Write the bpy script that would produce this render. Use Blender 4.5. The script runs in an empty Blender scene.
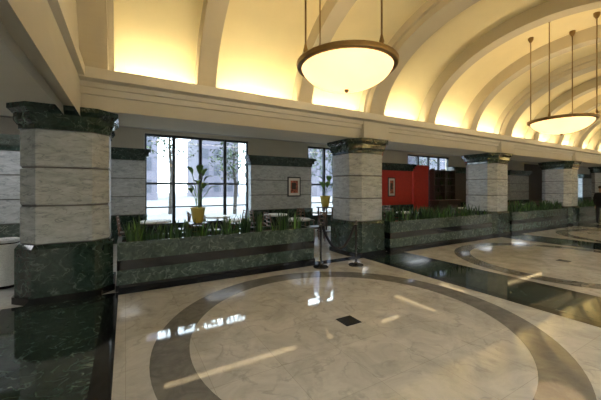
import bpy, bmesh, math, random
from mathutils import Vector, Matrix
random.seed(7)
C = bpy.context.scene
C.view_settings.view_transform = 'Standard'
# ------------------------------------------------------------------ materials
def newmat(name):
    m = bpy.data.materials.new(name); m.use_nodes = True
    nt = m.node_tree; b = nt.nodes['Principled BSDF']
    return m, nt, b
def plain(name, col, rough=0.5, metal=0.0, noise=0.08, nscale=6, spec=None):
    m, nt, b = newmat(name)
    tc = nt.nodes.new('ShaderNodeTexCoord'); n = nt.nodes.new('ShaderNodeTexNoise')
    n.inputs['Scale'].default_value = nscale; n.inputs['Detail'].default_value = 4
    r = nt.nodes.new('ShaderNodeValToRGB')
    r.color_ramp.elements[0].position = .3; r.color_ramp.elements[1].position = .7
    r.color_ramp.elements[0].color = [max(0, c*(1-noise)) for c in col]+[1]
    r.color_ramp.elements[1].color = [min(1, c*(1+noise)) for c in col]+[1]
    nt.links.new(tc.outputs['Object'], n.inputs['Vector']); nt.links.new(n.outputs['Fac'], r.inputs['Fac'])
    nt.links.new(r.outputs['Color'], b.inputs['Base Color'])
    b.inputs['Roughness'].default_value = rough; b.inputs['Metallic'].default_value = metal
    return m
def marble(name, base, mid, vein, rough=.15, scale=2.0, dist=1.5, vscale=1.2, tile=None, veinw=.06, stretch=(1,1,1), vstr=1.0, vdist=.6, ior=1.5):
    m, nt, b = newmat(name); L = nt.links.new
    tc = nt.nodes.new('ShaderNodeTexCoord'); mp = nt.nodes.new('ShaderNodeMapping')
    mp.inputs['Scale'].default_value = stretch
    mp.inputs['Rotation'].default_value = (.3, .5, .6) if stretch != (1,1,1) else (0,0,0)
    L(tc.outputs['Object'], mp.inputs['Vector'])
    n = nt.nodes.new('ShaderNodeTexNoise'); n.inputs['Scale'].default_value = scale; n.inputs['Detail'].default_value = 10
    n.inputs['Roughness'].default_value = .68; n.inputs['Distortion'].default_value = dist
    L(mp.outputs['Vector'], n.inputs['Vector'])
    r = nt.nodes.new('ShaderNodeValToRGB'); r.color_ramp.elements[0].position = .32; r.color_ramp.elements[1].position = .68
    r.color_ramp.elements[0].color = (*mid, 1); r.color_ramp.elements[1].color = (*base, 1)
    L(n.outputs['Fac'], r.inputs['Fac'])
    n2 = nt.nodes.new('ShaderNodeTexNoise'); n2.inputs['Scale'].default_value = vscale; n2.inputs['Detail'].default_value = 8
    n2.inputs['Distortion'].default_value = vdist; L(mp.outputs['Vector'], n2.inputs['Vector'])
    s = nt.nodes.new('ShaderNodeMath'); s.operation = 'SUBTRACT'; s.inputs[1].default_value = .5; L(n2.outputs['Fac'], s.inputs[0])
    a = nt.nodes.new('ShaderNodeMath'); a.operation = 'ABSOLUTE'; L(s.outputs[0], a.inputs[0])
    vr = nt.nodes.new('ShaderNodeMapRange'); vr.inputs['From Max'].default_value = veinw
    vr.inputs['To Min'].default_value = vstr; vr.inputs['To Max'].default_value = 0; L(a.outputs[0], vr.inputs['Value'])
    n3 = nt.nodes.new('ShaderNodeTexNoise'); n3.inputs['Scale'].default_value = vscale*1.7; n3.inputs['Detail'].default_value = 3
    L(mp.outputs['Vector'], n3.inputs['Vector'])
    m3 = nt.nodes.new('ShaderNodeMapRange'); m3.inputs['From Min'].default_value = .38; m3.inputs['From Max'].default_value = .62; L(n3.outputs['Fac'], m3.inputs['Value'])
    pw = nt.nodes.new('ShaderNodeMath'); pw.operation = 'MULTIPLY'; L(vr.outputs[0], pw.inputs[0]); L(m3.outputs[0], pw.inputs[1])
    mx = nt.nodes.new('ShaderNodeMix'); mx.data_type = 'RGBA'
    L(pw.outputs[0], mx.inputs['Factor']); L(r.outputs['Color'], mx.inputs['A']); mx.inputs['B'].default_value = (*vein, 1)
    out = mx.outputs['Result']
    if tile:
        br = nt.nodes.new('ShaderNodeTexBrick'); br.offset = 0; br.inputs['Scale'].default_value = 1
        br.inputs['Brick Width'].default_value = tile; br.inputs['Row Height'].default_value = tile
        br.inputs['Mortar Size'].default_value = .002; br.inputs['Mortar Smooth'].default_value = 0
        br.inputs['Color1'].default_value = (1,1,1,1); br.inputs['Color2'].default_value = (.92,.92,.91,1); br.inputs['Mortar'].default_value = (.7,.68,.65,1)
        L(tc.outputs['Object'], br.inputs['Vector'])
        mm = nt.nodes.new('ShaderNodeMix'); mm.data_type = 'RGBA'; mm.blend_type = 'MULTIPLY'; mm.inputs['Factor'].default_value = 1
        L(out, mm.inputs['A']); L(br.outputs['Color'], mm.inputs['B']); out = mm.outputs['Result']
    L(out, b.inputs['Base Color']); b.inputs['Roughness'].default_value = rough; b.inputs['IOR'].default_value = ior
    return m
def emis(name, col, st, base=(.8,.8,.8)):
    m, nt, b = newmat(name); b.inputs['Base Color'].default_value = (*base, 1)
    b.inputs['Emission Color'].default_value = (*col, 1); b.inputs['Emission Strength'].default_value = st
    return m

M = {}
M['floor'] = marble('cream_marble_floor', (.68,.655,.595), (.45,.43,.385), (.27,.262,.24), rough=.04, scale=2.2, vscale=2.4, tile=.65, veinw=.03, vstr=.5, dist=.8, ior=1.7)
M['ring'] = marble('taupe_marble_inlay', (.23,.22,.195), (.145,.138,.122), (.12,.115,.105), rough=.04, scale=4, vscale=3, vstr=.5, ior=1.7)
M['green'] = marble('dark_green_marble', (.038,.068,.054), (.009,.018,.014), (.16,.21,.185), rough=.06, scale=7, vscale=5, veinw=.025, vstr=.8, ior=1.6)
M['planter'] = marble('mottled_green_marble', (.062,.096,.079), (.012,.025,.019), (.19,.24,.215), rough=.12, scale=7, vscale=6, veinw=.03, vstr=.75)
M['black'] = plain('black_granite', (.008,.008,.009), .08, noise=.3, nscale=40)
M['col'] = marble('grey_white_marble', (.57,.60,.62), (.34,.365,.38), (.18,.20,.215), rough=.25, scale=4, vscale=3.4, veinw=.035, stretch=(1,1,2.8), vstr=.7, dist=.6)
M['groove'] = plain('dark_grey_joint', (.14,.14,.14), .6)  # dark grey of the recessed joints between blocks
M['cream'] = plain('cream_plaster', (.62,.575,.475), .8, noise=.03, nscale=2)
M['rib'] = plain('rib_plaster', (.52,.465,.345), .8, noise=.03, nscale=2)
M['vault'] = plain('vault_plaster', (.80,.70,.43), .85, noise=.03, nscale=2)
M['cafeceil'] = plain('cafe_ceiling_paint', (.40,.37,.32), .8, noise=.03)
M['bronze'] = plain('aged_brass', (.27,.175,.072), .35, .9, noise=.15)
M['blackmetal'] = plain('black_metal', (.03,.03,.03), .25, .8)
M['darkchrome'] = plain('dark_chrome', (.10,.10,.105), .25, 1)
M['brass'] = plain('polished_brass', (.5,.36,.14), .2, 1)
M['frame'] = plain('window_frame_metal', (.035,.04,.045), .4, .5)
M['red'] = plain('red_wall_paint', (.55,.035,.022), .6)
M['wood'] = plain('dark_walnut', (.045,.025,.015), .35, noise=.4, nscale=12)
M['wood2'] = plain('warm_wood', (.13,.06,.03), .35, noise=.3, nscale=12)
M['linen'] = plain('white_tablecloth', (.7,.68,.64), .8)
M['yellowpot'] = plain('yellow_glazed_ceramic', (.70,.55,.12), .25)
M['soil'] = plain('soil', (.03,.02,.012), .9, noise=.4, nscale=30)
M['leaf'] = plain('snake_plant_leaf', (.034,.085,.026), .45, noise=.5, nscale=9)
M['leaf2'] = plain('bright_leaf', (.10,.23,.05), .4, noise=.35, nscale=9)
M['stonepot'] = plain('white_speckled_stone', (.85,.85,.83), .6, noise=.12, nscale=60)
M['rope'] = plain('velvet_rope', (.012,.012,.013), .8)
M['paper'] = plain('picture_mat', (.75,.72,.66), .7)
M['art'] = plain('red_brown_artwork', (.40,.12,.07), .7, noise=.8, nscale=14)
M['suit'] = plain('dark_suit_cloth', (.015,.016,.02), .8)
M['skin'] = plain('skin', (.45,.27,.19), .5)
M['hair'] = plain('dark_hair', (.02,.014,.01), .6)
M['pave'] = plain('outdoor_paving', (.17,.175,.18), .9)
M['bldg'] = plain('office_building_wall', (.12,.115,.15), .8)
M['bldgwin'] = plain('building_window_glass', (.045,.05,.075), .5)
M['bark'] = plain('tree_bark', (.03,.025,.02), .9)
M['treeleaf'] = plain('tree_foliage', (.05,.075,.035), .8, noise=.4)
M['bottle'] = plain('bottle_glass', (.05,.07,.03), .1, noise=.7, nscale=3)
M['strip'] = emis('warm_strip_light', (1,.74,.38), 2.2)
M['fill_panel'] = emis('south_fill_emitter', (.88,.95,1), 22)  # added fill light for the hall, cool white
M['west_fill_panel'] = emis('west_fill_emitter', (.95,.96,1), 6)  # weaker added fill for the west end
m, nt, b = newmat('alabaster_glow')
n = nt.nodes.new('ShaderNodeTexNoise'); n.inputs['Scale'].default_value = 3; n.inputs['Detail'].default_value = 6
r = nt.nodes.new('ShaderNodeValToRGB'); r.color_ramp.elements[0].color = (1,.56,.22,1); r.color_ramp.elements[1].color = (1,.72,.38,1)
tc = nt.nodes.new('ShaderNodeTexCoord'); nt.links.new(tc.outputs['Object'], n.inputs['Vector'])
nt.links.new(n.outputs['Fac'], r.inputs['Fac']); nt.links.new(r.outputs['Color'], b.inputs['Emission Color'])
b.inputs['Emission Strength'].default_value = 1.8; b.inputs['Base Color'].default_value = (.8,.7,.5,1)
M['bowl'] = m
m, nt, b = newmat('window_glass'); nt.nodes.remove(b)
tr = nt.nodes.new('ShaderNodeBsdfTransparent'); gl = nt.nodes.new('ShaderNodeBsdfGlossy'); gl.inputs['Roughness'].default_value = .02
tr.inputs['Color'].default_value = (.93,.97,.98,1)
mx = nt.nodes.new('ShaderNodeMixShader'); mx.inputs[0].default_value = .06
nt.links.new(tr.outputs[0], mx.inputs[1]); nt.links.new(gl.outputs[0], mx.inputs[2])
nt.links.new(mx.outputs[0], nt.nodes['Material Output'].inputs['Surface']); M['glass'] = m

# ------------------------------------------------------------------ builder
class B:
    def __init__(s): s.v = []; s.f = []; s.m = []; s.sm = []; s.mats = []
    def mi(s, k):
        if k not in s.mats: s.mats.append(k)
        return s.mats.index(k)
    def add(s, vs, fs, mat, smooth=False):
        o = len(s.v); i = s.mi(mat); s.v += [tuple(v) for v in vs]
        for f in fs: s.f.append([o+a for a in f]); s.m.append(i); s.sm.append(smooth)
    def box(s, x0,x1,y0,y1,z0,z1, mat):
        s.add([(x0,y0,z0),(x1,y0,z0),(x1,y1,z0),(x0,y1,z0),(x0,y0,z1),(x1,y0,z1),(x1,y1,z1),(x0,y1,z1)],
              [(3,2,1,0),(4,5,6,7),(0,1,5,4),(1,2,6,5),(2,3,7,6),(3,0,4,7)], mat)
    def prism(s, p0, z0, p1, z1, mat):
        n = len(p0); vs = [(x,y,z0) for x,y in p0]+[(x,y,z1) for x,y in p1]
        fs = [tuple(reversed(range(n))), tuple(range(n,2*n))]+[(i,(i+1)%n,n+(i+1)%n,n+i) for i in range(n)]
        s.add(vs, fs, mat)
    def lathe(s, cx, cy, prof, mat, n=32, cap=True):
        vs = []; fs = []
        for r,z in prof:
            for i in range(n):
                a = 2*math.pi*i/n; vs.append((cx+r*math.cos(a), cy+r*math.sin(a), z))
        for j in range(len(prof)-1):
            for i in range(n): fs.append((j*n+i, j*n+(i+1)%n, (j+1)*n+(i+1)%n, (j+1)*n+i))
        s.add(vs, fs, mat, True)
        if cap:
            k = len(prof)-1
            s.add(vs[:n], [tuple(reversed(range(n)))], mat); s.add(vs[k*n:], [tuple(range(n))], mat)
    def tube(s, pts, r, mat, n=8):
        pts = [Vector(p) for p in pts]; vs = []; fs = []
        rr = r if isinstance(r, (list,tuple)) else [r]*len(pts)
        for k,p in enumerate(pts):
            d = (pts[min(k+1,len(pts)-1)]-pts[max(k-1,0)]).normalized()
            u = d.cross(Vector((0,0,1)) if abs(d.z) < .95 else Vector((1,0,0))).normalized(); w = d.cross(u)
            for i in range(n):
                a = 2*math.pi*i/n; vs.append(p+(u*math.cos(a)+w*math.sin(a))*rr[k])
        for k in range(len(pts)-1):
            for i in range(n): fs.append((k*n+i,k*n+(i+1)%n,(k+1)*n+(i+1)%n,(k+1)*n+i))
        fs.append(tuple(range(n))); fs.append(tuple(range((len(pts)-1)*n, len(pts)*n)))
        s.add(vs, fs, mat, True)
    def blade(s, base, d, h, w, bend, mat):
        base = Vector(base); d = Vector((d[0],d[1],0)).normalized(); side = Vector((-d.y,d.x,0)); vs = []; N = 5
        for k in range(N+1):
            t = k/N; c = base+Vector((0,0,h*t*(1-.15*bend*t)))+d*(bend*h*t*t)
            ww = w*(.55+.9*t-1.45*t**2.4)*.7 if k < N else .001
            vs += [c-side*ww, c+d*ww*.35, c+side*ww]
        fs = []
        for k in range(N):
            a = 3*k; fs += [(a,a+1,a+4,a+3),(a+1,a+2,a+5,a+4)]
        s.add(vs, fs, mat, True)
    def leaf(s, p0, p1, w, mat, droop=.2):
        p0 = Vector(p0); p1 = Vector(p1); d = p1-p0; L = d.length
        side = d.cross(Vector((0,0,1)))
        side = side.normalized() if side.length > 1e-4 else Vector((1,0,0))
        up = side.cross(d).normalized(); vs = []; N = 7
        for k in range(N+1):
            t = k/N; c = p0+d*t+up*(droop*L*math.sin(math.pi*t))-Vector((0,0,droop*L*t*t))
            ww = w*math.sin(math.pi*min(.98, t*.92+.06))**.8
            vs += [c-side*ww+up*ww*.3, c, c+side*ww+up*ww*.3]
        fs = []
        for k in range(N):
            a = 3*k; fs += [(a,a+1,a+4,a+3),(a+1,a+2,a+5,a+4)]
        s.add(vs, fs, mat, True)
    def build(s, name, loc=None, parent=None, bevel=0):
        me = bpy.data.meshes.new(name); o = bpy.data.objects.new(name, me)
        off = Vector(loc) if loc else Vector((0,0,0))
        me.from_pydata([tuple(Vector(v)-off) for v in s.v], [], s.f)
        for k in s.mats: me.materials.append(M[k])
        for i,p in enumerate(me.polygons): p.material_index = s.m[i]; p.use_smooth = s.sm[i]
        me.update(); C.collection.objects.link(o); o.location = off
        if parent: o.parent = parent
        if bevel:
            bv = o.modifiers.new('bevel','BEVEL'); bv.width = bevel; bv.segments = 2; bv.limit_method = 'ANGLE'
        return o
def simple(name, *a, bevel=0):
    b = B(); b.box(*a); x0,x1,y0,y1,z0,z1 = a[:6]
    return b.build(name, loc=((x0+x1)/2,(y0+y1)/2,z0), bevel=bevel)
def cham(cx, cy, w, c):
    return [(cx-w+c,cy-w),(cx+w-c,cy-w),(cx+w,cy-w+c),(cx+w,cy+w-c),(cx+w-c,cy+w),(cx-w+c,cy+w),(cx-w,cy+w-c),(cx-w,cy-w+c)]

P = 6.25; X0 = -.8; YC = 6.35; XE = 42.0; XW = -8.0
COLX = [X0+P*k for k in range(7)]
CAPZ = 2.93

# ------------------------------------------------------------------ floor
b = B(); b.box(XW, XE, -5, 11.4, -.2, 0, 'floor'); b.build('floor')
b = B()
def rect(b, x0,x1,y0,y1,z,mat): b.add([(x0,y0,z),(x1,y0,z),(x1,y1,z),(x0,y1,z)], [(0,1,2,3)], mat)
for k,cx in enumerate(COLX):
    l, r = (-1.5, -.1) if k == 0 else (cx-.45, cx+.95)
    rect(b, l, r, .15, 5.76, .002, 'black'); rect(b, l+.17, r-.17, .15, 5.76, .003, 'green')
b.build('floor_inlay_bands')
b = B(); rect(b, -.1, XE-.1, 5.6, 5.86, .004, 'black'); rect(b, -.1, XE-.1, .0, .3, .004, 'black'); b.build('floor_inlay_border')
b = B()
RC = [2.47]+[COLX[k]+.95+2.45 for k in range(1,6)]
for cx in RC:
    n = 96; vs = []
    for i in range(n):
        a = 2*math.pi*i/n
        for r_ in (1.91, 2.28): vs.append((cx+r_*math.cos(a), 3.05+r_*math.sin(a), .002))
    b.add(vs, [(2*i,2*i+1,(2*i+3)%(2*n),(2*i+2)%(2*n)) for i in range(n)], 'ring')
    rect(b, cx-.12, cx+.12, 2.93, 3.17, .003, 'black')
b.build('floor_inlay_rings')

# ------------------------------------------------------------------ columns
def column(cx, cy):
    b = B()
    b.prism(cham(cx,cy,.645,.24),0,cham(cx,cy,.645,.24),.10,'black')
    b.prism(cham(cx,cy,.62,.24),.10,cham(cx,cy,.62,.24),.80,'green')
    b.prism(cham(cx,cy,.62,.24),.80,cham(cx,cy,.58,.22),.86,'green')
    b.prism(cham(cx,cy,.545,.21),.86,cham(cx,cy,.545,.21),2.60,'groove')
    zz = [.87, 1.445, 2.02, 2.595]
    for i in range(3):
        z0, z1 = zz[i], zz[i+1]-.022; w = .565
        b.prism(cham(cx,cy,w-.012,.22),z0,cham(cx,cy,w,.22),z0+.012,'col')
        b.prism(cham(cx,cy,w,.22),z0+.012,cham(cx,cy,w,.22),z1-.012,'col')
        b.prism(cham(cx,cy,w,.22),z1-.012,cham(cx,cy,w-.012,.22),z1,'col')
    b.prism(cham(cx,cy,.585,.23),2.58,cham(cx,cy,.585,.23),2.64,'green')
    b.prism(cham(cx,cy,.595,.23),2.64,cham(cx,cy,.63,.24),2.70,'green')
    b.prism(cham(cx,cy,.63,.24),2.70,cham(cx,cy,.63,.24),2.80,'green')
    b.prism(cham(cx,cy,.64,.24),2.80,cham(cx,cy,.69,.26),2.86,'green')
    b.prism(cham(cx,cy,.695,.26),2.86,cham(cx,cy,.695,.26),CAPZ,'green')
    b.build('marble_column', loc=(cx,cy,0))
for cx in COLX: column(cx, YC)
for cx in COLX: column(cx, -.35)

# ------------------------------------------------------------------ beams, cornice, vault
def beam(y0, y1, s, name):
    b = B()
    lo, hi = min(y0,y1), max(y0,y1)
    b.box(XW, XE, lo, hi, CAPZ, 3.40, 'cream')
    for dy, z0, z1 in ((.05,3.16,3.26),(.10,3.26,3.34),(.30,3.34,3.50)):
        a = y0-s*dy; b.box(-.6, XE, min(a,y0), max(a,y0), z0, z1, 'cream')
    for cx in COLX[1:]:
        a = y0-s*.13; b.box(cx-.42,cx+.42,min(a,y0),max(a,y0),CAPZ+.03,3.335,'cream')
        a = y0-s*.17; b.box(cx-.46,cx+.46,min(a,y0),max(a,y0),CAPZ+.001,CAPZ+.07,'cream')
    b.build(name)
beam(5.75, 6.95, 1, 'beam_north'); beam(.25, -.95, -1, 'beam_south')
VC, VA, VB, VZ = 3.0, 2.95, 2.08, 3.40
b = B(); n = 48; vs = []
def arc(a_, b_, t, z=VZ): return (VC+a_*math.cos(t), z+b_*math.sin(t))
xs = [-.6, XE]
for x in xs:
    for i in range(n+1):
        y,z = arc(VA,VB,math.pi*i/n); vs.append((x,y,z))
    for i in range(n+1):
        y,z = arc(VA+.1,VB+.1,math.pi*i/n); vs.append((x,y,z))
q = n+1
fs = [(i,i+1,2*q+i+1,2*q+i) for i in range(n)]+[(q+i+1,q+i,3*q+i,3*q+i+1) for i in range(n)]
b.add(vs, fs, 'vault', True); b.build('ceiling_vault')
b = B()
NR = int((XE-X0)/(P/3))+1
RDA, RDB = .34, .30
for k in range(NR):
    cx = X0+P/3*k
    main = (k % 3 == 0); hw = .24 if main else .16
    if k == 0: cx = -.42; hw = .18
    for (h2, da, db) in ((hw, RDA, RDB),)+(((hw+.08, RDA*.55, RDB*.55),) if main else ()):
        vs = []
        for i in range(n+1):
            t = math.pi*i/n
            for x in (cx-h2, cx+h2):
                for (aa,bb) in ((VA-da,VB-db),(VA+.02,VB+.02)):
                    y,z = arc(aa,bb,t); vs.append((x,y,z))
        fs = []
        for i in range(n):
            a = 4*i; c = 4*(i+1)
            fs += [(a,a+2,c+2,c),(a+2,a+3,c+3,c+2),(a+1,a,c,c+1)]
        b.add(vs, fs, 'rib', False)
b.build('ceiling_vault_ribs')
x = -.6
b = B(); vs = [(x,VC,VZ-.6)]+[(x,VC-VA-.1,VZ-.6)]+[(x,)+arc(VA+.1,VB+.1,math.pi*(n-i)/n) for i in range(n+1)]+[(x,VC+VA+.1,VZ-.6)]
vs2 = [(v[0]-.2,)+tuple(v[1:]) for v in vs]; m_ = len(vs)
b.add(vs+vs2, [tuple(range(1,m_)), tuple(reversed(range(m_+1,2*m_)))], 'cream'); b.build('wall_west_lunette')
simple('ceiling_west_soffit', XW, -.6, .25, 5.75, CAPZ, 3.1, 'cream')
simple('beam_west_trim', -.66, -.52, .3, 5.7, 3.36, 3.5, 'cream')
simple('ceiling_roof_slab', XW, XE, -5, 11.6, 5.62, 5.8, 'cream')
simple('wall_east', XE, XE+.2, -5, 11.6, 0, 5.6, 'cream')
simple('wall_west', XW-.2, XW, -5, 11.6, 0, 5.6, 'cream')
simple('wall_south', XW, XE, -5.2, -5, 0, 5.6, 'cream')
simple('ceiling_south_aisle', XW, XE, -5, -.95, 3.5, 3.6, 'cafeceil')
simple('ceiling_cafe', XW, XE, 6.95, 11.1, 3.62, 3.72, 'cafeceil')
# warm linear ceiling fixtures over the cafe
b = B()
for x0,x1,y0,y1 in ((.9,4.9,8.7,8.92),(11.4,11.6,8.4,10.6),(14.9,15.1,8.4,10.6),(18.2,22.5,8.7,8.92),(6.2,9.8,8.7,8.92)):
    b.box(x0-.04,x1+.04,y0-.04,y1+.04,3.60,3.618,'cafeceil'); b.box(x0,x1,y0,y1,3.585,3.60,'strip')
b.build('cafe_strip_lights')
b = B()
for i in range(10):
    x = -5+4.6*i; b.box(x-.9,x+.9,-3.6,-2.4,3.47,3.498,'fill_panel')  # added glowing fill panels, unseen in the aisle behind the camera
for x in (-5.5,-2.6): b.box(x-.6,x+.6,7.3,8.5,3.59,3.618,'west_fill_panel')  # added panels to brighten the dark area left of the first column
b.build('added_fill_panels')

# ------------------------------------------------------------------ north window wall
def frame_window(x0, x1, z0, z1, idx):
    b = B(); y0, y1 = 11.18, 11.28
    b.box(x0,x1,y0,y1,z0,z0+.08,'frame'); b.box(x0,x1,y0,y1,z1-.08,z1,'frame')
    nn = 4
    for i in range(nn+1):
        x = x0+(x1-x0)*i/nn; w = .05
        b.box(max(x0,x-w),min(x1,x+w),y0,y1,z0+.08,z1-.08,'frame')
    for z in (1.85,): b.box(x0,x1,y0+.01,y1-.01,z-.035,z+.035,'frame')
    for z in (1.05,): b.box(x0,x1,y0+.01,y1-.01,z-.02,z+.02,'frame')
    b.box(x0,x1,11.225,11.23,z0+.08,z1-.08,'glass')
    b.build('window_%d' % idx)
b = B()
b.box(XW, XE, 11.15, 11.4, 0, .42, 'green')
b.box(XW, XE, 11.15, 11.4, 3.5, 5.6, 'cream')
edges = [(cx-1.35, cx+1.35) for cx in COLX]
b.box(edges[-1][1], XE, 11.15, 11.4, .42, 3.5, 'wood')
for k in (3,4): b.box(edges[k][1], edges[k+1][0], 11.15, 11.4, .42, 3.5, 'wood')
for e in edges: b.box(e[0]+.01, e[1]-.01, 11.15, 11.4, .42, 3.5, 'cream')
b.box(XW, edges[0][0]+.02, 11.15, 11.4, .42, 3.5, 'cream')
b.build('wall_north')
for i,k in enumerate((0,1,2,5)):
    frame_window(edges[k][1], edges[k+1][0], .42, 3.5, i+1)
def pilaster(x0,x1,y0,y1,mat='col',nm='marble_pilaster'):
    b = B(); g = .03
    b.box(x0-.04,x1+.04,y0-.04,y1,0,.85,'green')
    if mat == 'col':
        b.box(x0+g,x1-g,y0+g,y1,.85,2.6,'groove')
        zz = [.87,1.445,2.02,2.595]
        for i in range(3): b.box(x0,x1,y0,y1,zz[i],zz[i+1]-.03,'col')
    else: b.box(x0,x1,y0,y1,.85,2.6,mat)
    b.box(x0-.03,x1+.03,y0-.03,y1,2.58,2.70,'green'); b.box(x0-.09,x1+.09,y0-.09,y1,2.70,2.82,'green'); b.box(x0-.15,x1+.15,y0-.15,y1,2.82,2.93,'green')
    b.build(nm, loc=((x0+x1)/2,y0,0))
for k,e in enumerate(edges):
    pilaster(e[0],e[1],10.85,11.14, {2:'red',3:'wood'}.get(k,'col'))
pilaster(-7.8,-2.05,9.5,10.6)
simple('wall_red_panel', 13.22, 14.4, 10.9, 11.14, 0, 2.93, 'red')

def picture(cx, y, zc, w, h):
    b = B(); f = .05
    b.box(cx-w/2,cx+w/2,y-.03,y,zc-h/2,zc+h/2,'frame')
    b.box(cx-w/2+f,cx+w/2-f,y-.034,y-.03,zc-h/2+f,zc+h/2-f,'paper')
    b.box(cx-w/2+.13,cx+w/2-.13,y-.037,y-.034,zc-h/2+.15,zc+h/2-.15,'art')
    b.box(cx-w/5,cx+w/8,y-.039,y-.037,zc-h/8,zc+h/5,'wood')
    b.build('framed_picture', loc=(cx,y,zc))
picture(5.95, 10.845, 1.75, .60, .8)
picture(11.5, 10.845, 1.75, .50, .95)

# ------------------------------------------------------------------ planters
def planter(x0, x1, y0=5.80, y1=6.55):
    b = B(); t = .07
    def ring(z0,z1,e,mat):
        b.box(x0-e,x1+e,y0-e,y0+t,z0,z1,mat); b.box(x0-e,x1+e,y1-t,y1+e,z0,z1,mat)
        b.box(x0-e,x0+t,y0+t,y1-t,z0,z1,mat); b.box(x1-t,x1+e,y0+t,y1-t,z0,z1,mat)
    ring(0,.10,.02,'black'); ring(.10,.34,.0,'planter'); ring(.34,.50,.004,'black'); ring(.50,.80,0,'planter')
    b.box(x0+t,x1-t,y0+t,y1-t,.1,.74,'soil')
    b.build('marble_planter', loc=((x0+x1)/2,(y0+y1)/2,0))
    b = B()
    nb = int((x1-x0)*22)
    for i in range(nb):
        cx = random.uniform(x0+.15,x1-.15); cy = random.uniform(y0+.15,y1-.15)
        big = random.random() < .55; hh = random.uniform(.34,.54) if big else random.uniform(.14,.26)
        for j in range(random.randint(4,7)):
            a = random.uniform(0,6.28); h = hh*random.uniform(.6,1)
            b.blade((cx+.05*math.cos(a),cy+.05*math.sin(a),.742),(math.cos(a),math.sin(a)),h,random.uniform(.026,.044),random.uniform(.02,.4),'leaf' if random.random()<.78 else 'leaf2')
    b.build('snake_plants', loc=((x0+x1)/2,(y0+y1)/2,.745))
planter(-.12, 3.70)
for k in range(1,6): planter(COLX[k]+.66, COLX[k+1]-.66)

def potted(cx, cy, zb, nm='potted_bird_of_paradise', hs=1.0, seed=1):
    rnd = random.Random(seed); b = B()
    b.lathe(cx,cy,[(.10,zb),(.12,zb+.02),(.155,zb+.2),(.17,zb+.34),(.185,zb+.35),(.185,zb+.38),(.16,zb+.38),(.155,zb+.33)],'yellowpot',28)
    for j in range(9):
        a = j*2.4+rnd.random()*.6; h = rnd.uniform(.35,.85)*hs; r_ = rnd.uniform(.08,.28)
        top = (cx+r_*math.cos(a), cy+r_*math.sin(a), zb+.34+h)
        b.tube([(cx+.04*math.cos(a),cy+.04*math.sin(a),zb+.3),(cx+.4*r_*math.cos(a),cy+.4*r_*math.sin(a),zb+.34+h*.6),top],.009,'leaf2',6)
        e = (top[0]+.26*math.cos(a),top[1]+.26*math.sin(a),top[2]+rnd.uniform(.05,.28))
        b.leaf(top,e,.085,'leaf2',.15)
    b.build(nm, loc=(cx,cy,zb))
def stand(cx, cy, h):
    b = B()
    for sx in (-1,1):
        for sy in (-1,1): b.box(cx+sx*.17-.02,cx+sx*.17+.02,cy+sy*.17-.02,cy+sy*.17+.02,0,h-.03,'wood')
    b.box(cx-.22,cx+.22,cy-.22,cy+.22,h-.03,h,'wood'); b.box(cx-.18,cx+.18,cy-.18,cy+.18,.2,.23,'wood')
    b.build('plant_stand', loc=(cx,cy,0))
stand(1.57,7.85,.83); potted(1.57,7.85,.835,hs=1.1,seed=3)
stand(5.95,8.6,1.05); potted(5.95,8.6,1.055,hs=.7,seed=5)

# ------------------------------------------------------------------ stanchions and rope
def post(cx, cy):
    b = B()
    b.lathe(cx,cy,[(.16,0.004),(.165,.02),(.15,.03),(.06,.05),(.03,.08),(.024,.1),(.024,.86),(.036,.87),(.036,.90),(.022,.91),(.032,.93),(.038,.955),(.03,.98),(.005,.99)],'darkchrome',24)
    b.build('stanchion_post', loc=(cx,cy,0))
p1, p2 = (3.62,5.40), (4.38,5.15)
post(*p1); post(*p2)
b = B(); pts = []
for i in range(21):
    t = i/20; pts.append((p1[0]+.04+(p2[0]-p1[0]-.08)*t, p1[1]+(p2[1]-p1[1])*t, .88-.50*(1-(2*t-1)**2)))
b.tube(pts,.028,'rope',10); b.tube([pts[0],pts[1].__class__((pts[0][0]+.015,pts[0][1],pts[0][2]-.03))],.032,'blackmetal',10)
b.build('stanchion_rope')

b = B(); cx,cy = -1.78,7.05; k_ = .75
b.lathe(cx,cy,[(.20*k_,0),(.22*k_,.02),(.225*k_,.05)],'blackmetal',32)
b.lathe(cx,cy,[(.225*k_,.05),(.235*k_,.1),(.235*k_,.74),(.225*k_,.75)],'stonepot',32)
b.lathe(cx,cy,[(.225*k_,.75),(.225*k_,.77)],'blackmetal',32)
b.lathe(cx,cy,[(.235*k_,.77),(.25*k_,.78),(.25*k_,.82),(.22*k_,.83),(.20*k_,.80),(.18*k_,.79)],'stonepot',32)
b.lathe(cx,cy,[(.18*k_,.795),(.17*k_,.80)],'blackmetal',32); b.build('stone_litter_bin', loc=(cx,cy,0))

# ------------------------------------------------------------------ cafe furniture
def table(cx, cy, r_=.42):
    b = B(); b.lathe(cx,cy,[(r_,.70),(r_+.01,.715),(r_+.01,.735),(r_,.75)],'linen',32)
    b.lathe(cx,cy,[(.24,0),(.24,.02),(.05,.05),(.035,.1),(.035,.66),(.12,.70)],'blackmetal',24); b.build('cafe_table', loc=(cx,cy,0))
def chair(cx, cy, ang):
    b = B()
    for sx in (-.19,.19):
        b.tube([(sx,-.19,0),(sx,-.18,.44)],.018,'wood2'); b.tube([(sx,.20,0),(sx,.18,.45),(sx*.95,.25,.93)],.018,'wood2')
    b.prism(cham(0,0,.23,.05),.43,cham(0,0,.22,.05),.48,'wood')
    for z in (.58,.70,.82,.90): b.tube([(-.185,.19+(z-.45)*.13,z),(0,.215+(z-.45)*.13,z),(.185,.19+(z-.45)*.13,z)],.016,'wood2')
    b.tube([(-.19,-.18,.2),(.19,-.18,.2)],.01,'wood2')
    o = b.build('cafe_chair'); o.location = (cx,cy,0); o.rotation_euler = (0,0,ang)
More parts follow.
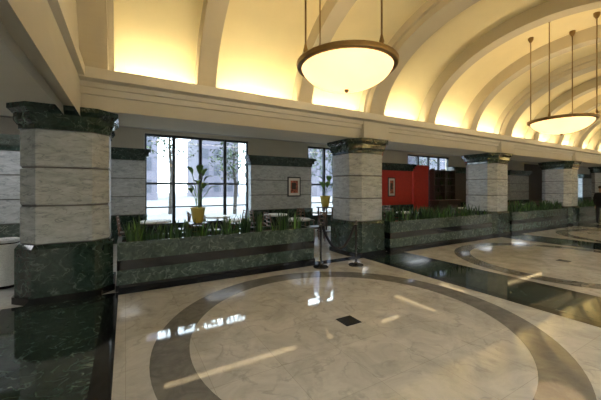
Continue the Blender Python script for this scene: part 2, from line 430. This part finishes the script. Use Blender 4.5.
for (tx,ty) in ((.75,9.7),(2.9,8.9),(2.7,10.3),(4.75,10.0),(4.6,8.2),(7.4,8.3),(6.8,10.0),(9.2,9.9),(9.7,8.3),(14.2,8.6),(17,8.8),(20.5,8.8),(27,9)):
    table(tx,ty)
    for a in (0.3+1.2, math.pi+.3+1.2):
        chair(tx-math.sin(a)*.70, ty+math.cos(a)*.70, a)

b = B(); x0,x1 = 14.5,16.4
b.box(x0,x1,10.3,10.9,0,1.0,'wood'); b.box(x0-.05,x1+.05,10.25,10.9,1.0,1.05,'wood2')
b.box(x0,x1,10.86,10.92,1.05,2.7,'wood')
for z in (1.45,1.85,2.25,2.65): b.box(x0,x1,10.62,10.86,z,z+.03,'wood')
for x in (x0,x0+.92,x1-.05): b.box(x,x+.05,10.6,10.86,1.05,2.75,'wood')
for z in (1.05,1.48,1.88,2.28):
    for i in range(17):
        x = x0+.12+i*.102
        if random.random() < .4: b.lathe(x,10.74,[(.032,z),(.034,z+.15),(.012,z+.2),(.012,z+.26)],'bottle',8)
b.build('bar_back_cabinet')

# ------------------------------------------------------------------ pendant bowls
def pendant(cx, cy):
    zr = 3.25
    e = bpy.data.objects.new('pendant_bowl_lamp', None); e.location = (cx,cy,zr); C.collection.objects.link(e)
    def kid(b, nm):
        o = b.build(nm, loc=(cx,cy,zr)); o.location = (0,0,0); o.parent = e; return o
    R = .61
    b = B(); prof = []
    for i in range(15):
        t = i/14*math.pi/2; prof.append((max(.01,(R-.03)*math.sin(t)), zr-.30*math.cos(t)**1.15 if i < 14 else zr))
    prof += [((R-.05),zr)]+[(max(.01,p[0]-.02),p[1]+.02) for p in reversed(prof[:-1])]
    b.lathe(cx,cy,prof,'bowl',48,cap=False); kid(b,'bowl')
    b = B()
    b.lathe(cx,cy,[(R-.035,zr-.03),(R+.01,zr-.03),(R+.025,zr-.015),(R+.015,zr),(R+.03,zr+.012),(R+.03,zr+.028),(R,zr+.036),(R-.03,zr+.03),(R-.035,zr-.03)],'bronze',48,cap=False)
    b.lathe(cx,cy,[(.001,zr-.34),(.02,zr-.33),(.03,zr-.305),(.025,zr-.295),(.001,zr-.29)],'bronze',16)
    for i in range(4):
        a = i*math.pi/2; x = cx+R*math.cos(a); y = cy+R*math.sin(a)
        dy = (y-VC)/VA; zt = VZ+VB*math.sqrt(1-dy*dy)
        b.tube([(x,y,zr),(x,y,zt)],.011,'bronze',8); b.lathe(x,y,[(.018,zr+.03),(.03,zr+.06),(.02,zr+.1),(.011,zr+.14)],'bronze',12)
        b.lathe(x,y,[(.02,zt-.12),(.055,zt-.06),(.06,zt)],'bronze',16)
    kid(b,'rim_and_rods')
    l = bpy.data.lights.new('bowl_bulb','POINT'); l.energy = 90; l.color = (1,.8,.5); l.shadow_soft_size = .08
    o = bpy.data.objects.new('bulb', l); o.location = (0,0,.05); o.parent = e; C.collection.objects.link(o)
for cx in [2.44,8.72,15.0,21.25,27.5]: pendant(cx, 3.05)

# ------------------------------------------------------------------ man standing far right
def man(cx, cy, ang):
    e = bpy.data.objects.new('standing_man', None); e.location = (cx,cy,0); e.rotation_euler = (0,0,ang); C.collection.objects.link(e)
    def skin(nm, verts, edges, rad, mat, root=0, sub=2):
        me = bpy.data.meshes.new(nm); me.from_pydata(verts,edges,[]); o = bpy.data.objects.new(nm,me); C.collection.objects.link(o); o.parent = e
        o.modifiers.new('s','SKIN')
        for i,r_ in enumerate(rad): me.skin_vertices[0].data[i].radius = r_ if isinstance(r_,tuple) else (r_,r_); me.skin_vertices[0].data[i].use_root = (i==root)
        s = o.modifiers.new('ss','SUBSURF'); s.levels = sub; s.render_levels = sub; me.materials.append(M[mat])
    V = [(0,0,.95),(0,0,1.15),(0,0,1.38),(0,0,1.5),
         (.10,0,.88),(.11,-.01,.50),(.12,.02,.09),(.13,-.14,.04),
         (-.10,0,.88),(-.12,-.03,.50),(-.13,-.02,.09),(-.14,-.18,.04),
         (.19,0,1.42),(.25,.02,1.14),(.25,-.05,.90),(-.19,0,1.42),(-.25,.02,1.14),(-.24,-.06,.90)]
    E = [(0,1),(1,2),(2,3),(0,4),(4,5),(5,6),(6,7),(0,8),(8,9),(9,10),(10,11),(2,12),(12,13),(13,14),(2,15),(15,16),(16,17)]
    R = [(.16,.12),(.15,.11),(.18,.12),.065,.095,.07,.05,.04,.095,.07,.05,.04,.065,.05,.035,.065,.05,.035]
    skin('body',V,E,R,'suit')
    skin('neck_and_head',[(0,0,1.48),(0,0,1.56),(0,-.01,1.66),(0,0,1.74),(0,-.09,1.64)],[(0,1),(1,2),(2,3),(2,4)],[.055,.05,.085,.07,.018],'skin')
    skin('hair',[(0,.03,1.66),(0,.02,1.76),(0,-.03,1.785)],[(0,1),(1,2)],[.075,.075,.05],'hair')
    for s in (1,-1):
        hx, hy, hz = .25*s if s>0 else -.24, -.055, .88
        V = [(hx,hy,hz),(hx,hy-.01,hz-.07)]; E=[(0,1)]; Rr=[.03,.035]
        for k in range(4):
            i = len(V); yy = hy-.035+.022*k
            V += [(hx,yy,hz-.11),(hx-.01*s,yy,hz-.15-.01*(k in (1,2)))]; E += [(1,i),(i,i+1)]; Rr += [.01,.008]
        i = len(V); V += [(hx-.01*s,hy-.05,hz-.05),(hx-.015*s,hy-.06,hz-.09)]; E += [(0,i),(i,i+1)]; Rr += [.012,.009]
        skin('hand',V,E,Rr,'skin',sub=1)
man(19.2,5.25,1.2)

# ------------------------------------------------------------------ outdoors
simple('ground_outside', -80, 120, 11.4, 120, -.25, -.05, 'pave')
def building(x0,x1,y,h):
    b = B(); b.box(x0,x1,y,y+12,-.05,h,'bldg')
    nx = int((x1-x0)/2.4)
    for i in range(nx):
        for j in range(int(h/3.2)):
            x = x0+.6+i*2.4; z = 1+j*3.2; b.box(x,x+1.4,y-.06,y,z,z+1.9,'bldgwin')
    b.build('office_building')
building(-30,4,48,26); building(12,20,60,12); building(34,60,52,20); building(62,110,50,30)
def tree(cx,cy,h,sd):
    rnd = random.Random(sd); b = B()
    b.tube([(cx,cy,-.05),(cx+.08,cy,h*.35),(cx-.05,cy+.1,h*.6),(cx,cy,h*.9)],[.13,.11,.08,.03],'bark',10)
    for i in range(9):
        a = i*2.4; z = h*(.4+.05*i); r_ = h*.22
        b.tube([(cx,cy,z),(cx+r_*math.cos(a),cy+r_*math.sin(a),z+h*.15)],[.04,.015],'bark',6)
    for i in range(420):
        a = rnd.uniform(0,6.28); u = rnd.uniform(-1,1); r_ = rnd.random()**.4*h*.34; q_ = math.sqrt(1-u*u)
        p = Vector((cx+r_*q_*math.cos(a), cy+r_*q_*math.sin(a), h*.72+r_*u*.9))
        d = Vector((rnd.uniform(-1,1),rnd.uniform(-1,1),rnd.uniform(-.6,.6))).normalized()*.28
        b.leaf(p,p+d,.07,'treeleaf',.1)
    b.build('street_tree', loc=(cx,cy,-.05))
tree(2.6,22,7.5,1); tree(6.4,20,5.0,2); tree(14.5,24,6.5,3); tree(19,26,7,4); tree(33,26,6,6)

# ------------------------------------------------------------------ lights
w = bpy.data.worlds.new('World'); C.world = w; w.use_nodes = True; nt = w.node_tree
bg = nt.nodes['Background']; bg.inputs[1].default_value = 9.0; bg.inputs[0].default_value = (.82,.91,1,1)
def area(nm, loc, sx, sy, e, col, rot=(0,0,0)):
    l = bpy.data.lights.new(nm,'AREA'); l.shape='RECTANGLE'; l.size=sx; l.size_y=sy; l.energy=e; l.color=col
    o = bpy.data.objects.new(nm,l); o.location=loc; o.rotation_euler=rot; C.collection.objects.link(o); return o
WARM = (1,.83,.50)
for k in range(NR-1):
    cx = X0+P/3*(k+.5)
    area('cove_light_north',(cx+(.1 if k==0 else 0),5.73,3.46),1.5,.10,82,WARM,(math.pi-.08,0,0))
    area('cove_light_south',(cx+(.1 if k==0 else 0),.27,3.46),1.5,.10,72,WARM,(math.pi+.08,0,0))
s = bpy.data.lights.new('sun','SUN'); s.energy = 1.0; s.angle = .02; s.color = (1,.95,.85)
o = bpy.data.objects.new('sun',s); o.rotation_euler = (math.radians(50),0,math.radians(60)); C.collection.objects.link(o)
# ------------------------------------------------------------------ camera
cam = bpy.data.cameras.new('camera'); cam.sensor_width = 36; cam.lens = 303/601*36; cam.shift_y = -12/601; cam.clip_start = .05; cam.clip_end = 500
o = bpy.data.objects.new('camera',cam); o.location = (0,0,1.7); o.rotation_euler = (math.radians(90),0,math.radians(-30)); C.collection.objects.link(o)
C.camera = o
